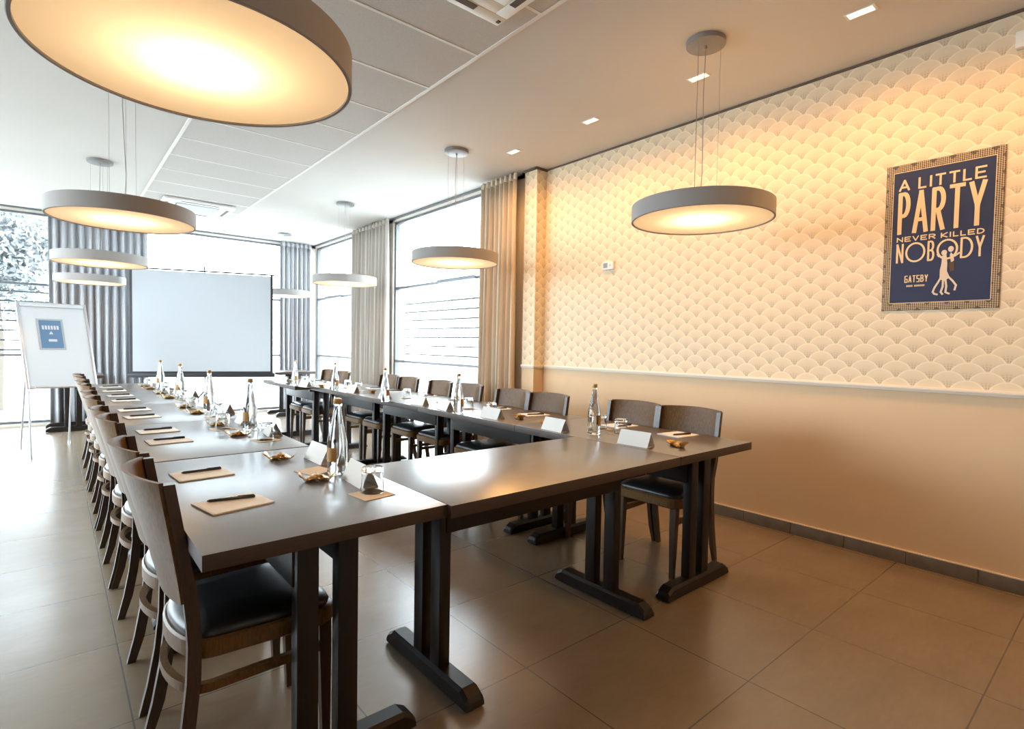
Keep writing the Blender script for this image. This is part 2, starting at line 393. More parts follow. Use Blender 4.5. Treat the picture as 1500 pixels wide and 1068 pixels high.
# ------------------------------------------------------------------ outside
bm = bm_new(); box(bm, -40, 40, YB+.32, 60, -.3, -.13); box(bm, XR+.32, 40, -20, YB+.32, -.3, -.13); box(bm, -40, XL-.25, -20, YB+.32, -.3, -.13)
o = struct('ground', bm, 'ground')
def louvre(label, axis, a, b, plane, z0, z1, step):
    root = thing('sun_louvre', label, 'louvre', ((a+b)/2, plane, 0) if axis == 'x' else (plane, (a+b)/2, 0))
    h = (b-a)/2
    bm = bm_new(); zz = z0
    while zz < z1:
        if axis == 'x': box(bm, -h, h, -.03, .03, zz-.011, zz+.011)
        else: box(bm, -.03, .03, -h, h, zz-.011, zz+.011)
        zz += step
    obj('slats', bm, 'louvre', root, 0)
    for s in (-1, 1):
        bm = bm_new()
        if axis == 'x': box(bm, s*h-.02, s*h+.02, .03, .06, -.13, z1+.05)
        else: box(bm, .03, .06, s*h-.02, s*h+.02, -.13, z1+.05)
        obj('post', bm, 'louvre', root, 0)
louvre('thin grey sun louvre outside the back window behind the flip chart', 'x', -2.6, .7, 10.95, 1.06, 1.95, .145)
louvre('thin grey sun louvre outside the large window on the right', 'y', 4.3, 10.0, 4.6, 1.08, 1.95, .14)
def tree(label, loc, rx, rz, cz, seed):
    rnd = random.Random(seed); root = thing('tree', label, 'tree', loc)
    bm = bm_new(); tube(bm, [(0,0,-.13), (.05,0,1.2), (0,.05,2.2), (.1,0,cz)], [.14,.11,.09,.04], 10); obj('trunk', bm, 'bark', root)
    bm = bm_new()
    lumps = [(rnd.uniform(-1,1)*rx*.75, rnd.uniform(-.6,.6)*rx*.7, cz+rnd.uniform(-1,1)*rz*.75, rnd.uniform(.35,.7)) for _ in range(38)]
    for lx, ly, lz, lr in lumps:
        for _ in range(170):
            d = Vector((rnd.gauss(0,1), rnd.gauss(0,1), rnd.gauss(0,1))).normalized()*lr*rnd.uniform(.75,1.05)
            p = Vector((lx, ly, lz))+d; a = Vector((rnd.gauss(0,1), rnd.gauss(0,1), rnd.gauss(0,1))).normalized(); b = a.orthogonal().normalized()
            s = rnd.uniform(.045,.085); v = [bm.verts.new(q) for q in (p-a*s, p+b*s*.5, p+a*s, p-b*s*.5)]; bm.faces.new(v)
    obj('crown', bm, 'leaf', root, 0)
tree('pale hazy leafy tree outside the back window at the far left', (-.85, 13.9, 0), 1.05, 1.15, 2.85, 3)
tree('pale hazy tree standing farther left behind the first outside tree', (-2.9, 16.6, 0), 1.3, 1.3, 3.0, 5)

# ------------------------------------------------------------------ curtains
def curtain(label, p0, p1, matk, folds, top=ZC-.022, amp=.062):
    """pleated cloth hanging from p0 to p1 (plan points); the folds gather tighter at the top"""
    p0, p1 = Vector((*p0, 0)), Vector((*p1, 0)); d = p1-p0; L = d.length; d.normalize(); n = Vector((-d.y, d.x, 0))
    root = thing('curtain', label, 'curtain', (p0+p1)/2)
    rnd = random.Random(int(L*1000)); c = (p0+p1)/2
    N = folds*14; ph = [rnd.uniform(.7,1.3) for _ in range(folds+1)]; sh = [rnd.uniform(-.25,.25) for _ in range(folds+1)]
    bm = bm_new(); rows = []
    for zi in range(13):
        f = zi/12; zz = .015+(top-.015-.07)*f; row = []
        for i in range(N+1):
            s = i/N; k = min(int(s*folds), folds-1)
            a = amp*ph[k]*(1-.45*f)*math.sin(2*PI*s*folds+sh[k]*math.sin(PI*s*folds))
            a += .010*math.sin(2*PI*s*folds*2.3+zi*.25)*(1-f*.6)
            w = .012*math.sin(s*17+f*3.2)*(1-f)
            q = p0-c+d*(L*s+w)+n*a; row.append(bm.verts.new((q.x, q.y, zz)))
        rows.append(row)
    for A, B in zip(rows, rows[1:]):
        for i in range(N): bm.faces.new((A[i], A[i+1], B[i+1], B[i]))
    o = obj('drape', bm, matk, root, 60); md = o.modifiers.new('solid', 'SOLIDIFY'); md.thickness = .004
    bm = bm_new(); A = []; B = []
    for i in range(N+1):
        s = i/N; a = amp*.42*math.sin(2*PI*s*folds*1.0)+.006*math.sin(2*PI*s*folds*3)
        q = p0-c+d*L*s+n*a; A.append(bm.verts.new((q.x, q.y, top-.075))); B.append(bm.verts.new((q.x, q.y, top)))
    for i in range(N): bm.faces.new((A[i], A[i+1], B[i+1], B[i]))
    o = obj('pleated_header', bm, matk, root, 60); md = o.modifiers.new('solid', 'SOLIDIFY'); md.thickness = .005
    return root
curtain('wide grey pleated curtain behind the flip chart on the back wall', (-.04, YB-.12), (1.13, YB-.12), 'curtain', 12)
curtain('grey pleated curtain in the far corner right of the screen', (3.10, YB-.12), (3.64, YB-.12), 'curtain', 7)
curtain('grey taupe pleated curtain between the two right hand windows', (WX-.11, 7.06), (WX-.11, 8.30), 'curtain2', 11)
curtain('taupe pleated curtain, warm lamp light painted in, beside the fan wallpapered pilaster', (WX-.12, 4.27), (WX-.12, 4.88), 'curtain2_warm_lit', 8)

# ------------------------------------------------------------------ tables
def build_table(L, W=.69):
    """conference table, length along local x, two T pedestals across it"""
    root = thing('conference_table', '', 'table', group='dark conference tables set in a U shape')
    T = .042
    bm = bm_new(); box(bm, -L/2, L/2, -W/2, W/2, .75-T, .75, .0025)
    bm.normal_update()
    for f in bm.faces: f.material_index = 0 if f.normal.z > .7 else 1
    obj('tabletop', bm, ['tabletop', 'tabledge'], root)
    px = L/2-(.12 if L < 1.25 else .145)
    for s in (-1, 1):
        bm = bm_new(); box(bm, -px, px, s*.085-.013, s*.085+.013, .562, .75-T, .003); obj('apron', bm, 'tableleg', root)
    for s in (-1, 1):
        x = s*px
        bm = bm_new(); box(bm, x-.024, x+.024, -.14, .14, .672, .75-T, .006); obj('bearer', bm, 'tableleg', root)
        for q in (-1, 1):
            bm = bm_new(); yc = q*.060; box(bm, x-.025, x+.025, yc-.032, yc+.032, .05, .68, .007); obj('post', bm, 'tableleg', root)
        bm = bm_new(); hw = .038                        # foot: long bar with chamfered top and sloped ends
        pts = [-.29, -.28, -.245, .245, .28, .29]; hs = [.03, .046, .066, .066, .046, .03]
        secs = [[(-hw,0,.006),(hw,0,.006),(hw,0,h-.012),(hw-.012,0,h),(-hw+.012,0,h),(-hw,0,h-.012)] for h in hs]
        sweep(bm, [(x, p, 0) for p in pts], secs); ft = obj('foot', bm, 'tableleg', root, 20)
        for q in (-1, 1):
            bm = bm_new(); lathe(bm, [(0,0),(.014,0),(.014,.008),(0,.008)], 12, (x, q*.25, 0)); obj('glide', bm, 'black', ft)
    return root
long_t = Maker(lambda: build_table(1.205)); bridge_t = Maker(lambda: build_table(1.288, .68)); small_t = Maker(lambda: build_table(.70, .66))
LX = .608
LT = [(1.425,2.642),(2.648,3.857),(3.862,5.062),(5.067,6.267),(6.272,7.472)]
lab = ['dark table nearest the camera at the near end of the left row', 'second dark table of the left row, behind the nearest one',
       'third dark table of the left row', 'fourth dark table of the left row', 'farthest dark table of the left row, nearest the screen']
for (a, b), l in zip(LT, lab): long_t(l, (LX, (a+b)/2, 0), PI/2)
bridge_t('dark table bridging the near ends of the left and right rows', (1.598, 1.75, 0), 0)
RX = 2.592
RT = [(1.41,2.615,0),(2.62,3.822,0),(3.827,5.022,0),(5.027,6.222,0),(6.255,7.455,-.165)]
lab = ['dark table at the near end of the right row beside the beige wall', 'second dark table of the right row, in front of the curtain by the pilaster',
       'third dark table of the right row, in front of the large right window', 'fourth dark table of the right row', 'farthest table of the right row, standing slightly out of line to the left']
for (a, b, dx), l in zip(RT, lab): long_t(l, (RX+dx, (a+b)/2, 0), PI/2)
small_t('small dark table against the grey curtain behind the flip chart', (.20, 9.60, 0), PI/2)
small_t('small dark table in the far corner in front of the grey curtain', (3.10, 9.60, 0), PI/2)

# ------------------------------------------------------------------ chairs
def build_chair():
    root = thing('dining_chair', '', 'chair', group='dark bentwood chairs around the tables')
    path = [(.885,-.228),(.80,-.214),(.70,-.198),(.60,-.183),(.50,-.172),(.44,-.169),(.34,-.172),(.22,-.184),(.10,-.205),(0,-.232)]
    def xs(z):
        for (z0, x0), (z1, x1) in zip(path, path[1:]):
            if z1 <= z <= z0: return x0+(x1-x0)*(z0-z)/(z0-z1)
        return path[0][1]
    for s in (-1, 1):                                   # rear legs run up into the back as stiles
        bm = bm_new(); pts, secs = [], []
        for z, x in path:
            k = .8 if z < .05 else 1
            w, dpt = .0125*k, .017*k
            if z > .6: dpt = .013
            pts.append((x, s*(.188+(.012 if z > .5 else .004*(1-z))), z))
            secs.append([(-dpt,-w,0),(dpt,-w,0),(dpt,w,0),(-dpt,w,0)])
        sweep(bm, pts, secs); obj('rear_leg', bm, 'chairleg', root, 40)
    bm = bm_new(); nz, ny = 12, 18; grid = []           # curved plywood back
    for i in range(nz+1):
        f = i/nz; row = []
        for k in range(ny+1):
            s = k/ny*2-1
            z = .545+(.89-.545)*f + .015*(1-f)*s*s
            bul = .022+.038*f
            x = xs(min(z,.885))-.012 - bul*(1-s*s)
            row.append((x, s*.203, z+.006*f*(1-s*s)))
        grid.append(row)
    F = [[bm.verts.new(p) for p in r] for r in grid]; B = [[bm.verts.new((p[0]-.011, p[1], p[2])) for p in r] for r in grid]
    for i in range(nz):
        for k in range(ny):
            bm.faces.new((F[i][k], F[i][k+1], F[i+1][k+1], F[i+1][k])); bm.faces.new((B[i][k+1], B[i][k], B[i+1][k], B[i+1][k+1]))
    for k in range(ny):
        bm.faces.new((F[nz][k], F[nz][k+1], B[nz][k+1], B[nz][k])); bm.faces.new((F[0][k+1], F[0][k], B[0][k], B[0][k+1]))
    for i in range(nz):
        bm.faces.new((F[i+1][0], F[i][0], B[i][0], B[i+1][0])); bm.faces.new((F[i][ny], F[i+1][ny], B[i+1][ny], B[i][ny]))
    obj('backrest', bm, 'chairwood', root, 40)
    def plan(off):                                      # seat outline: round at the back, wide front with soft corners
        pts = []
        for a in range(0, 181, 12):
            t = math.radians(90+a); pts.append((-.125+(.088-off)*math.cos(t), (.196-off)*math.sin(t)))
        r = .06
        for a in range(0, 91, 18):
            t = math.radians(-90+a); pts.append((.225-off-r+r*math.cos(t), -(.212-off-r)+r*math.sin(t)))
        for a in range(0, 91, 18):
            t = math.radians(a); pts.append((.225-off-r+r*math.cos(t), (.212-off-r)+r*math.sin(t)))
        return pts
    bm = bm_new(); A = plan(0); n = len(A)
    sweep(bm, [(0,0,.425)], [[(0,0,0)]*3]) if False else None
    rings = [(.006,.386),(0,.392),(0,.434),(.006,.440),(.03,.440)]
    R = [[bm.verts.new((p[0], p[1], z)) for p in plan(o)] for o, z in rings]
    for a, b in zip(R, R[1:]):
        for i in range(n): bm.faces.new((a[i], a[(i+1)%n], b[(i+1)%n], b[i]))
    bm.faces.new(list(reversed(R[0]))); bm.faces.new(R[-1]); sf = obj('seat_frame', bm, 'chairwood', root, 40)
    bm = bm_new(); rings = [(.012,.438),(.010,.448),(.016,.460),(.03,.470),(.06,.479),(.11,.486)]
    R = [[bm.verts.new((p[0], p[1], z)) for p in plan(o)] for o, z in rings]
    for a, b in zip(R, R[1:]):
        for i in range(n): bm.faces.new((a[i], a[(i+1)%n], b[(i+1)%n], b[i]))
    bm.faces.new(list(reversed(R[0]))); bm.faces.new(R[-1]); obj('seat_cushion', bm, 'vinyl', root, 50)
    for s in (-1, 1):
        bm = bm_new(); pts = [(.190,s*.172,.390),(.192,s*.172,.30),(.198,s*.172,0)]
        secs = [[(-w,-w,0),(w,-w,0),(w,w,0),(-w,w,0)] for w in (.019,.018,.012)]
        sweep(bm, pts, secs); obj('front_leg', bm, 'chairleg', root, 40)
    bm = bm_new(); pts = [(.185,.172)]                  # bentwood hoop stretcher
    for a in range(0, 181, 12):
        t = math.radians(90+a); pts.append((-.130+.082*math.cos(t), .182*math.sin(t)))
    pts.append((.185,-.172)); P3 = [Vector((p[0], p[1], .305)) for p in pts]; secs = []
    for i in range(len(P3)):
        d = (P3[min(i+1,len(P3)-1)]-P3[max(i-1,0)]).normalized(); nn = Vector((-d.y, d.x, 0))*.0095
        secs.append([nn+Vector((0,0,-.013)), nn+Vector((0,0,.013)), -nn+Vector((0,0,.013)), -nn+Vector((0,0,-.013))])
    sweep(bm, P3, secs); obj('stretcher', bm, 'chairwood', root, 40)
    return root
chair = Maker(build_chair)
CLY = [1.83,2.33,3.14,3.54,4.22,4.66,5.39,5.85,6.44,6.93]
for i, yc in enumerate(CLY):
    chair(('dark bentwood chair with black cushion, %s of the left row from the camera' % ORD[i]), (.452+random.uniform(-.008,.012)*(i > 1), yc, 0), random.uniform(-.03,.03)*(i > 1))
CRY = [(2.765,1.83),(2.765,2.26),(2.66,2.97),(2.66,3.40),(2.725,4.10),(2.73,4.60),(2.71,5.20),(2.71,5.64),(2.565,6.62),(2.56,7.04)]
for i, (xc, yc) in enumerate(CRY):
    chair(('dark bentwood chair by the wall and windows, %s of the right row from the camera' % ORD[i]), (xc, yc, 0), PI+random.uniform(-.03,.03))

# ------------------------------------------------------------------ things on the tables
TZ = .75
def build_pad():
    r = thing('notepad', '', 'notepad', group='cream notepads on the tables')
    bm = bm_new(); box(bm, -.0925, .0925, -.078, .078, .0003, .0050, .0006, seg=1); obj('pages', bm, 'kraft', r, 0)
    bm = bm_new(); box(bm, -.0925, -.084, -.0785, .0785, .0003, .0054, .0006, seg=1); obj('glued_spine', bm, 'paperw', r, 0)
    return r
def build_pen():
    r = thing('pen', '', 'pen', group='dark pens lying on the notepads')
    bm = bm_new(); tube(bm, [(-.066,0,.0052),(-.058,0,.0052),(.045,0,.0052)], [.0012,.0048,.005], 10); obj('barrel', bm, 'pen', r)
    bm = bm_new(); tube(bm, [(.045,0,.0052),(.068,0,.0052),(.070,0,.0052)], [.0052,.005,.003], 10); box(bm, .02,.066,-.0012,.0012,.0102,.0118); obj('cap', bm, 'black', r)
    return r
def build_bottle():
    r = thing('water_bottle', '', 'bottle', group='clear glass water bottles with copper caps')
    bm = bm_new()
    lathe(bm, [(0,.006),(.028,.001),(.033,.0),(.0365,.004),(.0375,.012),(.0375,.118),(.036,.134),(.031,.160),(.024,.195),(.0165,.232),(.0135,.258),(.0128,.268),(.0142,.271),(.0142,.276),(.0125,.278),(0,.278)], 36)
    obj('glass_body', bm, 'bottle', r, 50)
    bm = bm_new(); lathe(bm, [(0,.293),(.012,.293),(.0148,.290),(.0152,.272),(.0145,.271),(.0145,.2785),(0,.2785)], 28); obj('cap', bm, 'copper', r, 40)
    bm = bm_new(); n = 24                                 # printed emblem wrapping the side that faces the seats
    A = []; B = []
    for i in range(n+1):
        a = PI+(-1+2*i/n)*1.15; A.append(bm.verts.new((.0380*math.cos(a), .0380*math.sin(a), .052))); B.append(bm.verts.new((.0380*math.cos(a), .0380*math.sin(a), .106)))
    for i in range(n): bm.faces.new((A[i], A[i+1], B[i+1], B[i]))
    obj('label', bm, 'label', r, 60)
    return r
def build_glass():
    r = thing('drinking_glass', '', 'glass', group='upturned tumblers on paper coasters')
    bm = bm_new()     # upturned: open rim on the coaster, thick base on top
    lathe(bm, [(.0385,.0005),(.0385,.004),(.036,.080),(.033,.086),(0,.086),(0,.072),(.031,.070),(.0335,.064),(.0365,.004),(.0365,.0005)], 32, close=True)
    obj('tumbler', bm, 'tumbler', r, 50); return r
def build_coaster():
    bm = bm_new(); box(bm, -.057, .057, -.057, .057, .0003, .0022, .0005, seg=1); o = obj('coaster', bm, 'tan', None, 0); return tag(o, '', 'coaster', 'square paper coasters under the glasses')
def build_card():
    r = thing('place_card', '', 'place card', group='folded tent place cards')
    h, d, t, L = .074, .036, .0016, .092
    for s, nm in ((1, 'front_panel'), (-1, 'back_panel')):
        bm = bm_new(); P = [(0,h),(s*d,0),(s*(d-t*1.3),0),(0,h-t*2)]
        A = [bm.verts.new((p[0],-L,p[1]+.0004)) for p in P]; B = [bm.verts.new((p[0],L,p[1]+.0004)) for p in P]
        bm.faces.new(A); bm.faces.new(list(reversed(B)))
        for i in range(4): bm.faces.new((A[i], B[i], B[(i+1)%4], A[(i+1)%4]))
        obj(nm, bm, 'paperw', r, 0)
    bm = bm_new(); box(bm, -d, d, -L+.002, L-.002, .0002, .0012); obj('base_panel', bm, 'paperw', r, 0)
    return r
def build_snack():
    r = thing('snack_packet', '', 'snack', group='gold foil snack packets')
    rnd = random.Random(4); bm = bm_new(); N = 22; rings = []
    for i in range(N+1):                                 # plump middle, pinched necks, flared crimped ends turned up
        s = i/N*2-1; x = s*.062; e = abs(s)
        hh = .011*max(0, 1-(e/.72)**2)+.0022 + (.002 if e > .8 else 0); ww = .027*math.sqrt(max(.12, 1-(e/.85)**2)) if e < .78 else .013+.075*(e-.78)
        lift = .024*max(0, e-.62)**1.15*2.2*(1.5 if s < 0 else .9)
        ring = []
        for k in range(14):
            a = 2*PI*k/14; j = 1+rnd.uniform(-.28,.28)
            ring.append(bm.verts.new((x+rnd.uniform(-.0015,.0015), ww*math.cos(a)*j, max(.0006, hh+.0006+hh*math.sin(a)*j+lift))))
        rings.append(ring)
    for a, b in zip(rings, rings[1:]):
        for k in range(14): bm.faces.new((a[k], a[(k+1)%14], b[(k+1)%14], b[k]))
    bm.faces.new(list(reversed(rings[0]))); bm.faces.new(rings[-1])
    obj('foil_wrapper', bm, 'foil', r, 25); return r
pad, pen, bottle, tumbler, coaster, card, snack = (Maker(f) for f in (build_pad, build_pen, build_bottle, build_glass, build_coaster, build_card, build_snack))
rnd = random.Random(11)
def pad_and_pen(side, i, x, y, rot, flip):
    pad('cream notepad at the %s seat of the %s row from the camera' % (ORD[i], side), (x, y, TZ), rot)
    a = (-.19, .03, -.02, .06, .0, .05, -.04, .03, .0, .04)[i] if not flip else rot-.15; c, s = math.cos(rot), math.sin(rot)
    dx, dy = .005, .030*(1 if not flip else 1)
    pen('dark pen on the notepad at the %s seat of the %s row' % (ORD[i], side), (x+dx*c-dy*s, y+dx*s+dy*c, TZ+.0052), a+PI*flip)
PADY = [1.832,2.302,3.15,3.53,4.22,4.66,5.40,5.87,6.45,6.96]
for i, yy in enumerate(PADY): pad_and_pen('left', i, .424+.012*(i > 1)+.01*(i > 5), yy, (.19, .07)[i] if i < 2 else .05+rnd.uniform(-.06,.06), False)
for i, (xc, yc) in enumerate(CRY): pad_and_pen('right', i, xc+.035, yc-.045, PI-.12+rnd.uniform(-.08,.08), True)
SEAT = ['first', 'second', 'third', 'fourth', 'farthest']
BY = [(.838,2.03),(.856,3.32),(.856,4.38),(.868,5.63),(.850,6.66)]
for k, (bx, by) in enumerate(BY):
    w = '%s left table' % SEAT[k] if k else 'nearest left table'
    bottle('clear water bottle with copper cap on the '+w, (bx, by, TZ), 0)
    j = lambda a=.02: rnd.uniform(-a, a)
    if k == 0:
        coaster('tan paper coaster under the upturned glass on the nearest left table', (.811,1.676,TZ), .12); tumbler('upturned glass on a tan coaster at the near end of the left row', (.826,1.70,TZ+.0022), 0)
        coaster('tan paper coaster beside the bottle on the nearest left table', (.785,2.115,TZ), .3)
        card('folded place card standing in front of the nearest bottle', (.850,1.852,TZ), -.06); card('folded place card standing behind the nearest bottle on the nearest left table', (.872,2.295,TZ), .02)
        snack('gold snack packet in front of the nearest bottle', (.735,1.965,TZ), -.35); snack('gold snack packet behind the two nearest notepads', (.742,2.41,TZ), -.5)
    else:
        p = (bx-.035+j(), by-.40+j()); coaster('paper coaster near the front of the '+w, (*p, TZ), .3+j(.2)); tumbler('upturned glass in front of the bottle on the '+w, (*p, TZ+.0022), 0)
        p = (bx-.10+j(), by+.10+j()); coaster('paper coaster behind the bottle on the '+w, (*p, TZ), .3+j(.2)); tumbler('upturned glass behind the bottle on the '+w, (*p, TZ+.0022), 0)
        card('white place card in front of the bottle on the '+w, (bx+.055, by-.22, TZ), j(.12)); card('white place card behind the bottle on the '+w, (bx+.035, by+.28, TZ), j(.12))
        snack('gold snack packet in front of the bottle on the '+w, (bx-.105, by-.17+j(), TZ), -.4+j(.3)); snack('gold snack packet behind the bottle on the '+w, (bx-.11, by+.26+j(), TZ), -.3+j(.3))
BR = [(2.405,2.09),(2.29,3.31),(2.20,4.30),(2.285,5.60),(2.165,6.50)]
for k, (bx, by) in enumerate(BR):
    w = '%s right table' % SEAT[k] if k else 'nearest right table'
    bottle('clear water bottle with copper cap on the '+w, (bx, by, TZ), PI-.6)
    j = lambda a=.02: rnd.uniform(-a, a)
    ex = 2.244-(.165 if k == 4 else 0)
    c1 = (ex+.30, by-.07+j()); c2 = (ex+.34, by+.12+j())
    if k: c1 = (ex+.22, by-.17+j()); c2 = (ex+.25, by+.14+j())
    coaster('paper coaster in front of the bottle on the '+w, (*c1, TZ), j(.2)); tumbler('upturned glass nearer the camera on the '+w, (*c1, TZ+.0022), 0)
    coaster('paper coaster beyond the bottle on the '+w, (*c2, TZ), j(.2)); tumbler('upturned glass farther from the camera on the '+w, (*c2, TZ+.0022), 0)
    card('white place card facing the aisle at the near end of the '+w, (ex+.075+j(.01), by-.36+j(.01), TZ), .10+j(.05)); card('white place card facing the aisle at the far end of the '+w, (ex+.065+j(.01), by+.235+j(.01), TZ), -.08+j(.05))
    snack('gold snack packet at the near end of the '+w, (ex+.22, by-.50+j(), TZ), 1.2+j(.2)); snack('gold snack packet at the far end of the '+w, (ex+.17, by+.42+j(), TZ), 1.2+j(.2))

# ------------------------------------------------------------------ pendant lamps
PR, PH, PZ = .40, .095, 2.008
def build_pendant():
    r = thing('pendant_lamp', '', 'pendant lamp', group='round drum pendant lamps')     # origin on the lamp axis at the height of the diffuser rim
    bm = bm_new(); lathe(bm, [(PR-.010,.0),(PR-.002,0),(PR,.002),(PR,PH-.002),(PR-.002,PH),(PR-.010,PH)], 96, close=True); obj('drum_shade', bm, 'drum', r, 40)
    bm = bm_new(); lathe(bm, [(0,PH-.012),(PR-.011,PH-.012),(PR-.011,PH-.004),(0,PH-.004)], 96); obj('top_plate', bm, 'drumin', r, 40)
    bm = bm_new(); lathe(bm, [(0,.007),(PR-.011,.007)], 96); obj('diffuser', bm, 'diffuser', r, 40)
    top = ZC-PZ
    bm = bm_new(); lathe(bm, [(0,top-.030),(.104,top-.030),(.110,top-.026),(.110,top-.001),(0,top-.001)], 48); obj('ceiling_canopy', bm, 'canopy', r, 40)
    for a in (.5, 2.6, 4.7):
        bm = bm_new(); x, y = .082*math.cos(a), .082*math.sin(a); tube(bm, [(x,y,PH-.006),(x,y,top-.028)], .0011, 6); obj('suspension_wire', bm, 'wire', r, 0)
    bm = bm_new(); tube(bm, [(.004,.01,PH-.006),(.012,0,PH+.2),(-.004,.006,top-.3),(0,0,top-.028)], .0026, 6); lathe(bm, [(0,top-.045),(.008,top-.045),(.008,top-.03)], 10); obj('power_cord', bm, 'wire', r, 0)
    return r
pend = Maker(build_pendant)
def bulb(x, y, z):
    l = bpy.data.lights.new('pendant_bulb', 'POINT'); l.energy = BULB_W; l.color = (1,.70,.38); l.shadow_soft_size = .045
    o = bpy.data.objects.new('pendant_bulb', l); COL.objects.link(o); o.location = (x, y, z)
LP = [(.322,1.735),(.357,4.31),(.38,6.95),(.40,9.45)]; RP = [(2.922,1.752),(2.865,4.23),(2.895,6.80),(2.96,9.42)]
for side, row in (('left', LP), ('right', RP)):
    for i, (x, y) in enumerate(row):
        pend(['large foreground round pendant lamp cut off by the top edge of the picture' if side == 'left' else 'round pendant lamp hanging in front of the fan wallpaper',
              'second round pendant lamp of the %s row from the camera' % side, 'third round pendant lamp of the %s row from the camera' % side,
              'farthest round pendant lamp of the %s row' % side][i], (x, y, PZ), rnd.uniform(0, .6))
        bulb(x, y, PZ+.050)

# ------------------------------------------------------------------ ceiling downlights, air conditioners
def build_down():
    r = thing('downlight', '', 'downlight', group='small recessed downlights along the right wall')
    bm = bm_new()
    for a in ((-.034,.034,-.072,-.060), (-.034,.034,.060,.072), (-.034,-.027,-.06,.06), (.027,.034,-.06,.06)): box(bm, a[0],a[1],a[2],a[3], -.005, -.0005, .001)
    obj('bezel', bm, 'white', r, 0)
    bm = bm_new(); box(bm, -.027,.027,-.06,.06, -.003, -.0008); obj('lamp_lens', bm, 'glow', r, 0)
    return r
down = Maker(build_down)
for i, y in enumerate((1.065, 2.007, 2.95, 3.89, .12, -.83, -1.78)):  # last three are unseen, added to warm the near wall and ceiling
    if i < 4: down('small recessed ceiling downlight, %s from the camera along the wallpapered wall' % ORD[i], (3.27, y, ZC))
    else: down('unseen downlight added for warm bounce, ' + ('just beyond the right edge of the picture', 'level with the back of the camera', 'farthest behind the camera')[i-4], (3.27, y, ZC))
    l = bpy.data.lights.new('downlight_lamp', 'SPOT'); l.energy = SPOT_W; l.color = WARM; l.spot_size = math.radians(178); l.spot_blend = .7; l.shadow_soft_size = .14
    o = bpy.data.objects.new('downlight_lamp', l); COL.objects.link(o); o.location = (3.27, y, ZC-.03)
def build_ac():
    r = thing('air_conditioner', '', 'air conditioner', group='ceiling cassette air conditioners')
    h = .41
    bm = bm_new()
    for a in ((-h,h,-h,-.33), (-h,h,.33,h), (-h,-.33,-.33,.33), (.33,h,-.33,.33)): box(bm, *a, -.032, -.004, .006)
    box(bm, -.33,.33,-.33,-.25,-.030,-.004,.004); box(bm, -.33,.33,.25,.33,-.030,-.004,.004); box(bm, -.33,-.25,-.25,.25,-.030,-.004,.004); box(bm, .25,.33,-.25,.25,-.030,-.004,.004)
    fa = obj('fascia', bm, 'white', r, 30)
    for a in ((-.22,.22,-.375,-.335), (-.22,.22,.335,.375), (-.375,-.335,-.22,.22), (.335,.375,-.22,.22)):
        bm = bm_new(); box(bm, *a, -.0345, -.031, .001); obj('air_slot', bm, 'gap', fa, 0)
    bm = bm_new()
    for k in range(24): y = -.235+k*.0204; box(bm, -.24, .24, y-.0075, y+.0075, -.036, -.030)
    obj('grille', bm, 'canopy', r, 0)
    bm = bm_new(); box(bm, .375,.395,.36,.385,-.036,-.031,.002); obj('indicator', bm, 'black', fa, 0)
    return r
ac = Maker(build_ac)
ac('white cassette air conditioner in the tiled ceiling at the top edge of the picture', (1.475, 1.99, ZC-.006))
ac('white cassette air conditioner in the tiled ceiling above the screen', (1.475, 8.40, ZC-.006))

# ------------------------------------------------------------------ projection screen on a tripod
A0, A1 = Vector((.815, 9.20)), Vector((2.53, 8.58)); yaw = math.atan2(A1.y-A0.y, A1.x-A0.x); SW = (A1-A0).length
c = (A0+A1)/2
r = thing('projector_screen', 'white projection screen with black borders on a tripod in front of the back window', 'screen', (c.x, c.y, 0), yaw)
h = SW/2
bm = bm_new(); box(bm, -h+.03, h-.03, -.002, .002, .785, 2.225); obj('screen_cloth', bm, 'screen', r, 0)
bm = bm_new(); box(bm, -h, -h+.032, -.003, .003, .77, 2.24); box(bm, h-.032, h, -.003, .003, .77, 2.24); box(bm, -h, h, -.0028, .0028, .765, .80); obj('black_border', bm, 'black', r, 0)
bm = bm_new(); box(bm, -h-.03, h+.03, -.03, .04, .715, .775, .01); obj('roller_case', bm, 'black', r)
bm = bm_new(); tube(bm, [(-h-.02,0,2.245),(h+.02,0,2.245)], .011, 10); obj('top_bar', bm, 'black', r)
bm = bm_new(); tube(bm, [(0,.0,2.26),(0,.03,2.32),(0,.07,2.30),(0,.06,2.24)], .007, 8); obj('hanger_hook', bm, 'black', r)
bm = bm_new(); tube(bm, [(0,.07,.25),(0,.07,2.30)], .014, 12); obj('pole', bm, 'alu', r)
for a in (PI/2, PI/2+2.09, PI/2-2.09):
    bm = bm_new(); tube(bm, [(0,.07,.52),(.45*math.cos(a),.07+.45*math.sin(a),.012)], .011, 8); obj('tripod_leg', bm, 'black', r)

# ------------------------------------------------------------------ flip chart easel
r = thing('flip_chart', 'white flip chart on thin metal legs at the left in front of the back window', 'flip chart', (.085, 7.72, 0), .30)
FW, FH, FZ, TILT = .63, .985, .705, .33
Rt = Matrix.Translation((0,0,FZ)) @ Matrix.Rotation(-TILT, 4, 'X')
def tilted(bm): bmesh.ops.transform(bm, matrix=Rt, verts=bm.verts[:]); return bm
bm = bm_new(); box(bm, -FW/2+.02, FW/2-.02, -.006, .006, .02, FH-.02); obj('board', tilted(bm), 'board', r, 0)
bm = bm_new()
box(bm, -FW/2, -FW/2+.024, -.014, .014, 0, FH, .003); box(bm, FW/2-.024, FW/2, -.014, .014, 0, FH, .003); box(bm, -FW/2, FW/2, -.012, .012, 0, .024, .003); box(bm, -FW/2, FW/2, -.012, .012, FH-.024, FH, .003)
obj('board_frame', tilted(bm), 'alu', r)
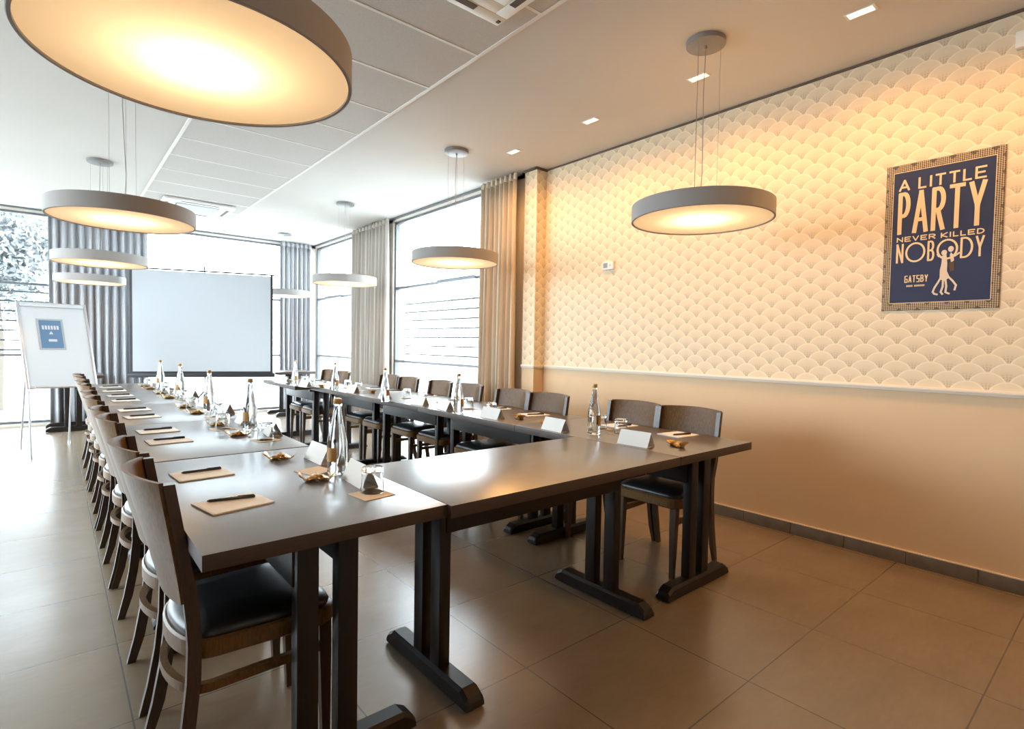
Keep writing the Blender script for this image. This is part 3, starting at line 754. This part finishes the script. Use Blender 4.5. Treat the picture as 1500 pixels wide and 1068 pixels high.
bm = bm_new(); box(bm, -FW/2+.03, FW/2-.03, -.026, -.012, FH-.055, FH-.02, .003); obj('paper_clamp', tilted(bm), 'board', r)
bm = bm_new(); box(bm, -FW/2+.06, FW/2-.06, -.06, -.012, -.004, .01, .003); obj('pen_tray', tilted(bm), 'alu', r)
st = math.sin(TILT)
for s in (-1, 1):
    fx = .33*s if s < 0 else .45
    bm = bm_new(); tube(bm, [(s*.29, .012+.1*st, FZ+.1), (s*.30, .0, FZ), (fx, -.16, .012)], .010, 8); lathe(bm, [(0,0),(.015,0),(.013,.03),(0,.03)], 10, (fx,-.16,0)); obj('leg', bm, 'alu', r)
bm = bm_new(); tube(bm, [(-.20, .30, FZ+.80), (-.22, .55, .012)], .010, 8); lathe(bm, [(0,0),(.015,0),(.013,.03),(0,.03)], 10, (-.22,.55,0)); obj('leg', bm, 'alu', r)
bm = bm_new(); tube(bm, [(.20, .30, FZ+.80), (.22, .55, .012)], .010, 8); lathe(bm, [(0,0),(.015,0),(.013,.03),(0,.03)], 10, (.22,.55,0)); obj('leg', bm, 'alu', r)
Mfc = Matrix.Translation((.085, 7.72, 0)) @ Matrix.Rotation(.30, 4, 'Z') @ Rt
p = thing('poster', 'small blue poster with pale border stuck on the flip chart board', 'poster')
p.matrix_world = Mfc @ Matrix.Translation((-.045, -.0085, .615))
bm = bm_new(); box(bm, -.118, .118, -.0012, .001, -.18, .18); obj('border', bm, 'greysheet', p, 0)
bm = bm_new(); box(bm, -.098, .098, -.0018, -.0008, -.160, .162); sh = obj('sheet', bm, 'bluesheet', p, 0)
bm = bm_new()
for k in range(6):
    x = -.075+k*.026; box(bm, x, x+.018, -.0024, -.0014, .055, .10)
box(bm, -.03, .045, -.0024, -.0014, -.085, -.058)
v = [bm.verts.new(q) for q in ((-.02,-.0022,.0),(.02,-.0022,0),(0,-.0022,.035))]; bm.faces.new(v)
obj('printed_blocks', bm, 'ink', sh, 0)

# ------------------------------------------------------------------ wall poster with lettering
PY0, PY1, PZ0, PZ1 = 1.078, .540, 1.506, 2.368           # left edge, right edge, bottom, top
PWd, PHt = PY0-PY1, PZ1-PZ0
poster = thing('wall_poster', 'navy and gold party poster hanging on the fan wallpaper', 'poster', (XR, (PY0+PY1)/2, PZ0))
def PP(u, v, d=.0): return Vector((-d, (PY0-PWd*u)-(PY0+PY1)/2, PHt*v))
def prect(bm, u0, u1, v0, v1, d0, d1, mi=0):
    a, b = PP(u0, v0), PP(u1, v1); box(bm, -d1, -d0, min(a.y,b.y), max(a.y,b.y), a.z, b.z, mi=mi)
bm = bm_new(); bu, bv = .066, .050
prect(bm, 0,1,0,bv,.001,.006); prect(bm, 0,1,1-bv,1,.001,.006); prect(bm, 0,bu,bv,1-bv,.001,.006); prect(bm, 1-bu,1,bv,1-bv,.001,.006)
obj('patterned_border', bm, 'deco', poster, 0)
bm = bm_new(); prect(bm, bu,1-bu,bv,1-bv,.001,.0055); field = obj('printed_field', bm, 'navy', poster, 0)
bm = bm_new()
for q in ((bu,1-bu,bv,bv+.004),(bu,1-bu,1-bv-.004,1-bv),(bu,bu+.005,bv,1-bv),(1-bu-.005,1-bu,bv,1-bv)): prect(bm, *q, .0055,.0060)
obj('keyline', bm, 'gold', field, 0)
def arc(cx, cy, rx, ry, a0, a1, n=14): return [(cx+rx*math.cos(math.radians(a0+(a1-a0)*i/n)), cy+ry*math.sin(math.radians(a0+(a1-a0)*i/n))) for i in range(n+1)]
GLY = {
 'A': [[(0,0),(.5,1),(1,0)], [(.2,.3),(.8,.3)]], 'L': [[(0,1),(0,0),(1,0)]], 'I': [[(.5,0),(.5,1)]], 'T': [[(0,1),(1,1)], [(.5,1),(.5,0)]],
 'E': [[(1,1),(0,1),(0,0),(1,0)], [(0,.5),(.85,.5)]], 'N': [[(0,0),(0,1),(1,0),(1,1)]], 'V': [[(0,1),(.5,0),(1,1)]], 'K': [[(0,0),(0,1)], [(1,1),(0,.45),(1,0)]],
 'Y': [[(0,1),(.5,.45),(1,1)], [(.5,.45),(.5,0)]], 'O': [arc(.5,.5,.5,.5,0,360,28)], 'S': [[(1,1),(0,1),(0,.52),(1,.48),(1,0),(0,0)]], 'G': [[(1,1),(0,1),(0,0),(1,0),(1,.5),(.5,.5)]],
 'P': [[(0,0),(0,1)]+arc(.45,.72,.55,.28,90,-90)+[(0,.44)]], 'R': [[(0,0),(0,1)]+arc(.45,.74,.55,.26,90,-90)+[(0,.48)], [(.45,.48),(1,0)]],
 'D': [[(0,0),(0,1)]+arc(.3,.5,.7,.5,90,-90)+[(0,0)]], 'B': [[(0,0),(0,1)]+arc(.45,.76,.45,.24,90,-90)+[(0,.52)], [(0,.52)]+arc(.5,.26,.5,.26,90,-90)+[(0,0)]],
}
LIFT = 0
def stroke(bm, pts, w, d):
    """flat ribbon of width w (metres) along (u,v) points of the poster"""
    global LIFT
    for a, b in zip(pts, pts[1:]):
        LIFT = (LIFT+1) % 90
        A, B = PP(*a, d+LIFT*2e-5), PP(*b, d+LIFT*2e-5); t = (B-A)
        if t.length < 1e-6: continue
        t.normalize(); n = Vector((0, -t.z, t.y))*w/2; A = A-t*w*.35; B = B+t*w*.35
        bm.faces.new([bm.verts.new(q) for q in (A+n, B+n, B-n, A-n)])
def word(bm, txt, u0, u1, v0, v1, w, widths={}, gap=.22, d=.0062, slant=0, double=0):
    ws = [widths.get(ch, 1.0) for ch in txt]; tot = sum(ws)+gap*(len(txt)-1); sc_ = (u1-u0)/tot; u = u0
    for ch, cw in zip(txt, ws):
        if ch != ' ':
            hu, hv = w/2/PWd, w/2/PHt; x0, x1 = u+hu, u+cw*sc_-hu
            for ln in GLY[ch]: stroke(bm, [(x0+(x1-x0)*px, v0+hv+(v1-v0-2*hv)*py) for px, py in ln], w, d)
        u += (cw+gap)*sc_
def letters(name, *a, **k):
    bm = bm_new(); word(bm, *a, **k); return obj(name, bm, 'gold', field, 0)
WD = {'I': .28, ' ': .30, 'L': .8, 'A': 1.1}
letters('lettering', 'A LITTLE', .118, .862, .818, .896, .0105, WD, .24)
letters('lettering', 'PARTY', .118, .868, .520, .810, .0215, {'T': 1.0, 'P': .8, 'R': .85}, .16)
letters('lettering', 'NEVER KILLED', .118, .862, .470, .505, .0060, WD, .22)
letters('lettering', 'NOBODY', .118, .868, .326, .460, .0100, {'O': 2.0, 'N': .75, 'B': .7, 'D': 1.15, 'Y': .8}, .18)
letters('lettering', 'GATSBY', .205, .415, .190, .238, .0052, {}, .2)
bm = bm_new()
for k in range(14):
    if k != 5: prect(bm, .225+k*.0118, .225+k*.0118+.008, .161, .173, .0056, .0062)
obj('small_caption', bm, 'gold', field, 0)
def blob(bm, u, v, ru, rv, d, n=18): bm.faces.new([bm.verts.new(PP(u+ru*math.cos(2*PI*i/n), v+rv*math.sin(2*PI*i/n), d)) for i in range(n)])
def poly(bm, pts, d): bm.faces.new([bm.verts.new(PP(*q, d)) for q in pts])
bm = bm_new(); d = .0066                                # pale dancing pair
blob(bm, .545,.372,.024,.018,d); blob(bm, .600,.392,.024,.019,d)
poly(bm, [(.53,.352),(.565,.358),(.575,.30),(.575,.25),(.60,.21),(.56,.185),(.515,.20),(.515,.26),(.525,.30)], d)
poly(bm, [(.60,.372),(.625,.35),(.63,.315),(.605,.305),(.595,.345)], d)
for pts in ([(.53,.215),(.50,.175),(.475,.145),(.462,.118)], [(.545,.20),(.545,.15),(.53,.115),(.545,.10)], [(.565,.20),(.575,.15),(.57,.112),(.60,.102)], [(.585,.215),(.625,.185),(.655,.155),(.645,.125)], [(.60,.355),(.635,.345),(.67,.362)], [(.545,.34),(.50,.352),(.49,.365)], [(.462,.118),(.475,.105),(.50,.10)]): stroke(bm, pts, .0095, d)
obj('dancing_couple', bm, 'figure', field, 0)
bm = bm_new(); poly(bm, [(.585,.305),(.63,.31),(.638,.25),(.60,.245)], .0068); obj('dancer_jacket', bm, 'figured', field, 0)

# ------------------------------------------------------------------ thermostat
r = thing('thermostat', 'small pale thermostat box on the fan wallpaper left of the lamp', 'thermostat', (XR, 3.215, 1.995))
bm = bm_new(); box(bm, -.028, -.0005, -.062, .062, -.036, .036, .004); obj('housing', bm, 'white', r)
bm = bm_new(); box(bm, -.031, -.027, .0, .048, -.02, .024, .001); obj('display', bm, 'canopy', r)
bm = bm_new(); lathe(bm, [(0,-.0),(.013,0),(.012,.010),(0,.010)], 20); bmesh.ops.transform(bm, matrix=Matrix.Translation((-.027,-.022,.002)) @ Matrix.Rotation(-PI/2, 4, 'Y'), verts=bm.verts[:]); obj('dial', bm, 'white', r)

# ------------------------------------------------------------------ small wall unit cut by the right edge
r = thing('wall_sensor', 'small white box high on the fan wallpaper at the right edge of the picture', 'wall sensor', (XR, .468, 2.885))
bm = bm_new(); box(bm, -.04, -.0005, -.055, .055, -.042, .042, .006); obj('housing', bm, 'white', r)
bm = bm_new(); box(bm, -.043, -.039, -.03, .03, -.022, .012, .002); obj('lens', bm, 'tbar', r)
